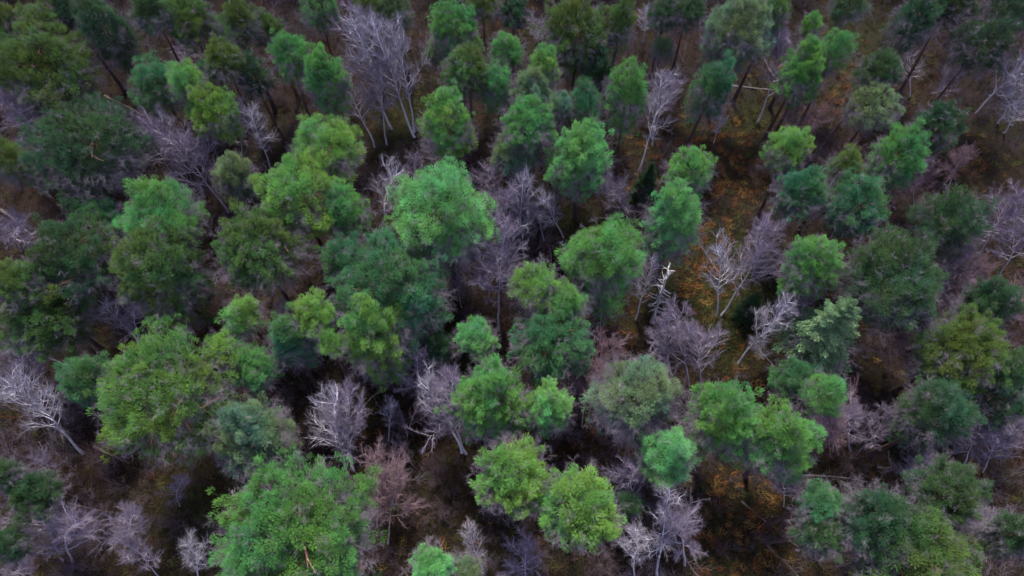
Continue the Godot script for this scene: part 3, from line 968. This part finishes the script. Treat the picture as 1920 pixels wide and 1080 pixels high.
	birch(28.62, -19.18, 5.5, -1.43, -0.27, "R", "wine coloured twigs below the broad dark pine")
	birch(-12.22, -45.8, 11, -0.89, 0.15, "P", "violet hazy birch at the left back of the white trunk group")
	birch(-24.58, -39.96, 7, 2.97, 0.68, "P", "violet birch twigs right of the slanting yellow-green crown")
	birch(-29.62, -36.98, 9.5, 2.18, 0.42, "P", "violet birch left of the two long slanting pale stems at upper left")
	birch(12.88, -42.06, 8, 0.33, -0.09, "P", "lilac birch behind the pale slanting birch near the orange clearing")
	birch(6.95, -21.85, 6.5, -0.9, -1.03, "P", "grey twiggy birch under the open green pine left of the white dead snag")
	birch(21.41, -19.53, 7.5, -1.82, -1.75, "P", "violet birch between the white tangled birch and the pale spiky conifer")
	birch(34.99, -34.81, 7, -2.58, 0.02, "R", "wine coloured hazy birch left of the pinkish round bush at right")
	birch(34.48, -25.61, 7, -2.39, -0.31, "P", "violet birch twigs right beside the broad dark pine")
	birch(40.05, -27.58, 8, -3.5, 0.02, "P", "lilac birch near the right edge, second below the blurred pines")
	birch(38.7, -22.95, 7, -2.8, -0.6, "R", "reddish hazy birch at the right edge by the dark green pine")
	birch(24.62, -13.17, 7, -2.84, -1.71, "P", "lilac birch behind the pink-purple birch at lower right")
	birch(22.3, -13.17, 5.5, -2.33, -1.19, "W", "small white-limbed birch touching the yellow-rimmed right pine of the touching pair")
	birch(33.66, -11.63, 7, -2.57, -1.05, "P", "pale lilac birch between two purple birches at lower right")
	birch(28.25, -9.99, 6, -2.09, -1.6, "P", "grey birch twigs above the dark bluish pine at lower right")
	birch(19.03, -9.26, 5, -0.78, -1.41, "P", "low purple birch beside the fallen pale birch at lower right")
	birch(24.02, -3.78, 5, -1.96, -1.41, "R", "wine red twigs at the bottom edge left of the wide olive green pine")
	birch(-11.3, -11.71, 9, 0.06, -2.2, "P", "lilac birch right behind the clear white birch with a fan of limbs")
	birch(-3.63, -13.01, 9, -0.43, -2.15, "W", "white-limbed birch on the right side of the dense purple birch")
	birch(-6.38, -16.46, 7, -0.46, -1.39, "P", "lilac twigs in the dark gap under the tall yellow-green pine")
	birch(5.2, -14.99, 7, -1.12, -1.5, "R", "brownish hazy birch right of the narrow bright green pine")
	birch(-23.2, -9.26, 4.5, 1.22, -1.18, "P", "grey low twigs at the foot of the huge yellow-green pine")
	birch(-42.84, -40.45, 8.5, 2.84, 0.41, "P", "violet birch in the dark gap at far left")
	birch(-35.97, -17.38, 8, 2.44, -0.97, "P", "violet birch behind the long slanting white trunk at left")
	birch(-28.98, -20.94, 8, 2.07, -1.06, "P", "lilac haze of a birch behind the small slanted white birch at left")
	birch(-31.17, -6.79, 7.5, 2.47, -1.76, "P", "violet birch at the left of the wide spreading pale birch")
	birch(-25.91, -6.45, 6.5, 1.96, -1.61, "P", "violet birch at the right of the wide spreading pale birch")
	birch(9.17, -9.19, 7.5, -2.34, -1.87, "P", "grey twiggy birch against the leaning dark trunk at lower centre")
	birch(14.33, -17.46, 8, -1.79, -2.2, "P", "purple birch on the right side of the big round purple birch")
	birch(12.32, -18.92, 7, -2.78, -0.98, "P", "purple birch on the left side of the big round purple birch")
	birch(26.54, -42.06, 6, -2.02, 0.93, "R", "pink twigs of a birch left of the pink fuzzy birch at upper right")
	birch(8.21, -4.76, 7, -1.52, -1.67, "W", "small white birch left of the wide white birch crown at the bottom edge")
	birch(11.64, -5.43, 8, -1.27, -2.05, "P", "lilac birch at the right flank of the wide white birch crown")
	birch(-8.45, -6.79, 6, 0.96, -2.98, "R", "thin reddish birch in the brown gap right of the reddish bare birch")
	birch(-0.09, -30.14, 8.5, -0.38, -0.36, "P", "lilac birch left of the broad white-limbed crown near the centre")
	birch(-1.81, -25.61, 8, 0.11, -0.6, "P", "grey birch behind the tall slim purple-grey birch")
	birch(-6.61, -38.63, 5, -0.44, 1.23, "P", "small lilac birch under the freestanding pale yellow-green pine")
	birch(19.76, -27.58, 7.5, -1.46, 0.15, "P", "violet birch crown between the pair of slanting stems")
	birch(-40.99, -30.04, 8, 4.12, 1.55, "P", "bare pale stem at the left edge above the level dark green pine")
	snag(11.12, -23.51, 8, -0.19, -0.51, "white dead snag with short spiky side branches, right of centre")
	fallen_log(21.14, -48.63, 26.07, -48.08, 0.1, true, "white fallen log lying across the dark gap at upper right")
	fallen_log(-38.88, -47.26, -34.57, -44.87, 0.13, false, "grey fallen log in the narrow gap at upper left")
	fallen_log(19.04, -11.56, 25.27, -10.96, 0.09, true, "pale fallen birch with twigs right below the side by side pines")
	fallen_log(16.09, -9.64, 19.52, -6.61, 0.08, false, "thin grey log across the rusty clearing at lower right")
	fallen_log(17.37, -6.75, 19.15, -4.74, 0.08, false, "thin log running out of the bottom edge across the rusty clearing")
	fallen_log(-30.36, -13.48, -27.49, -12.24, 0.1, false, "dark forked log on the black ground left of the huge pine")
	fallen_log(11.52, -6.2, 12.48, -4.67, 0.08, false, "slim pale log at the bottom edge right of the wide white birch")
	fallen_log(-11.12, -16.53, -9.61, -18.29, 0.07, true, "slim pale log lying right of the clear white birch")
	fallen_log(7.15, -33.43, 11.42, -33.05, 0.07, false, "thin fallen stem beside the stacked pair of bright pines")
	fallen_log(-44.25, -34.15, -40.51, -31.43, 0.13, true, "pale fallen trunk at the left edge above the level dark pine")
	for key in birches:
		birches[key].free()
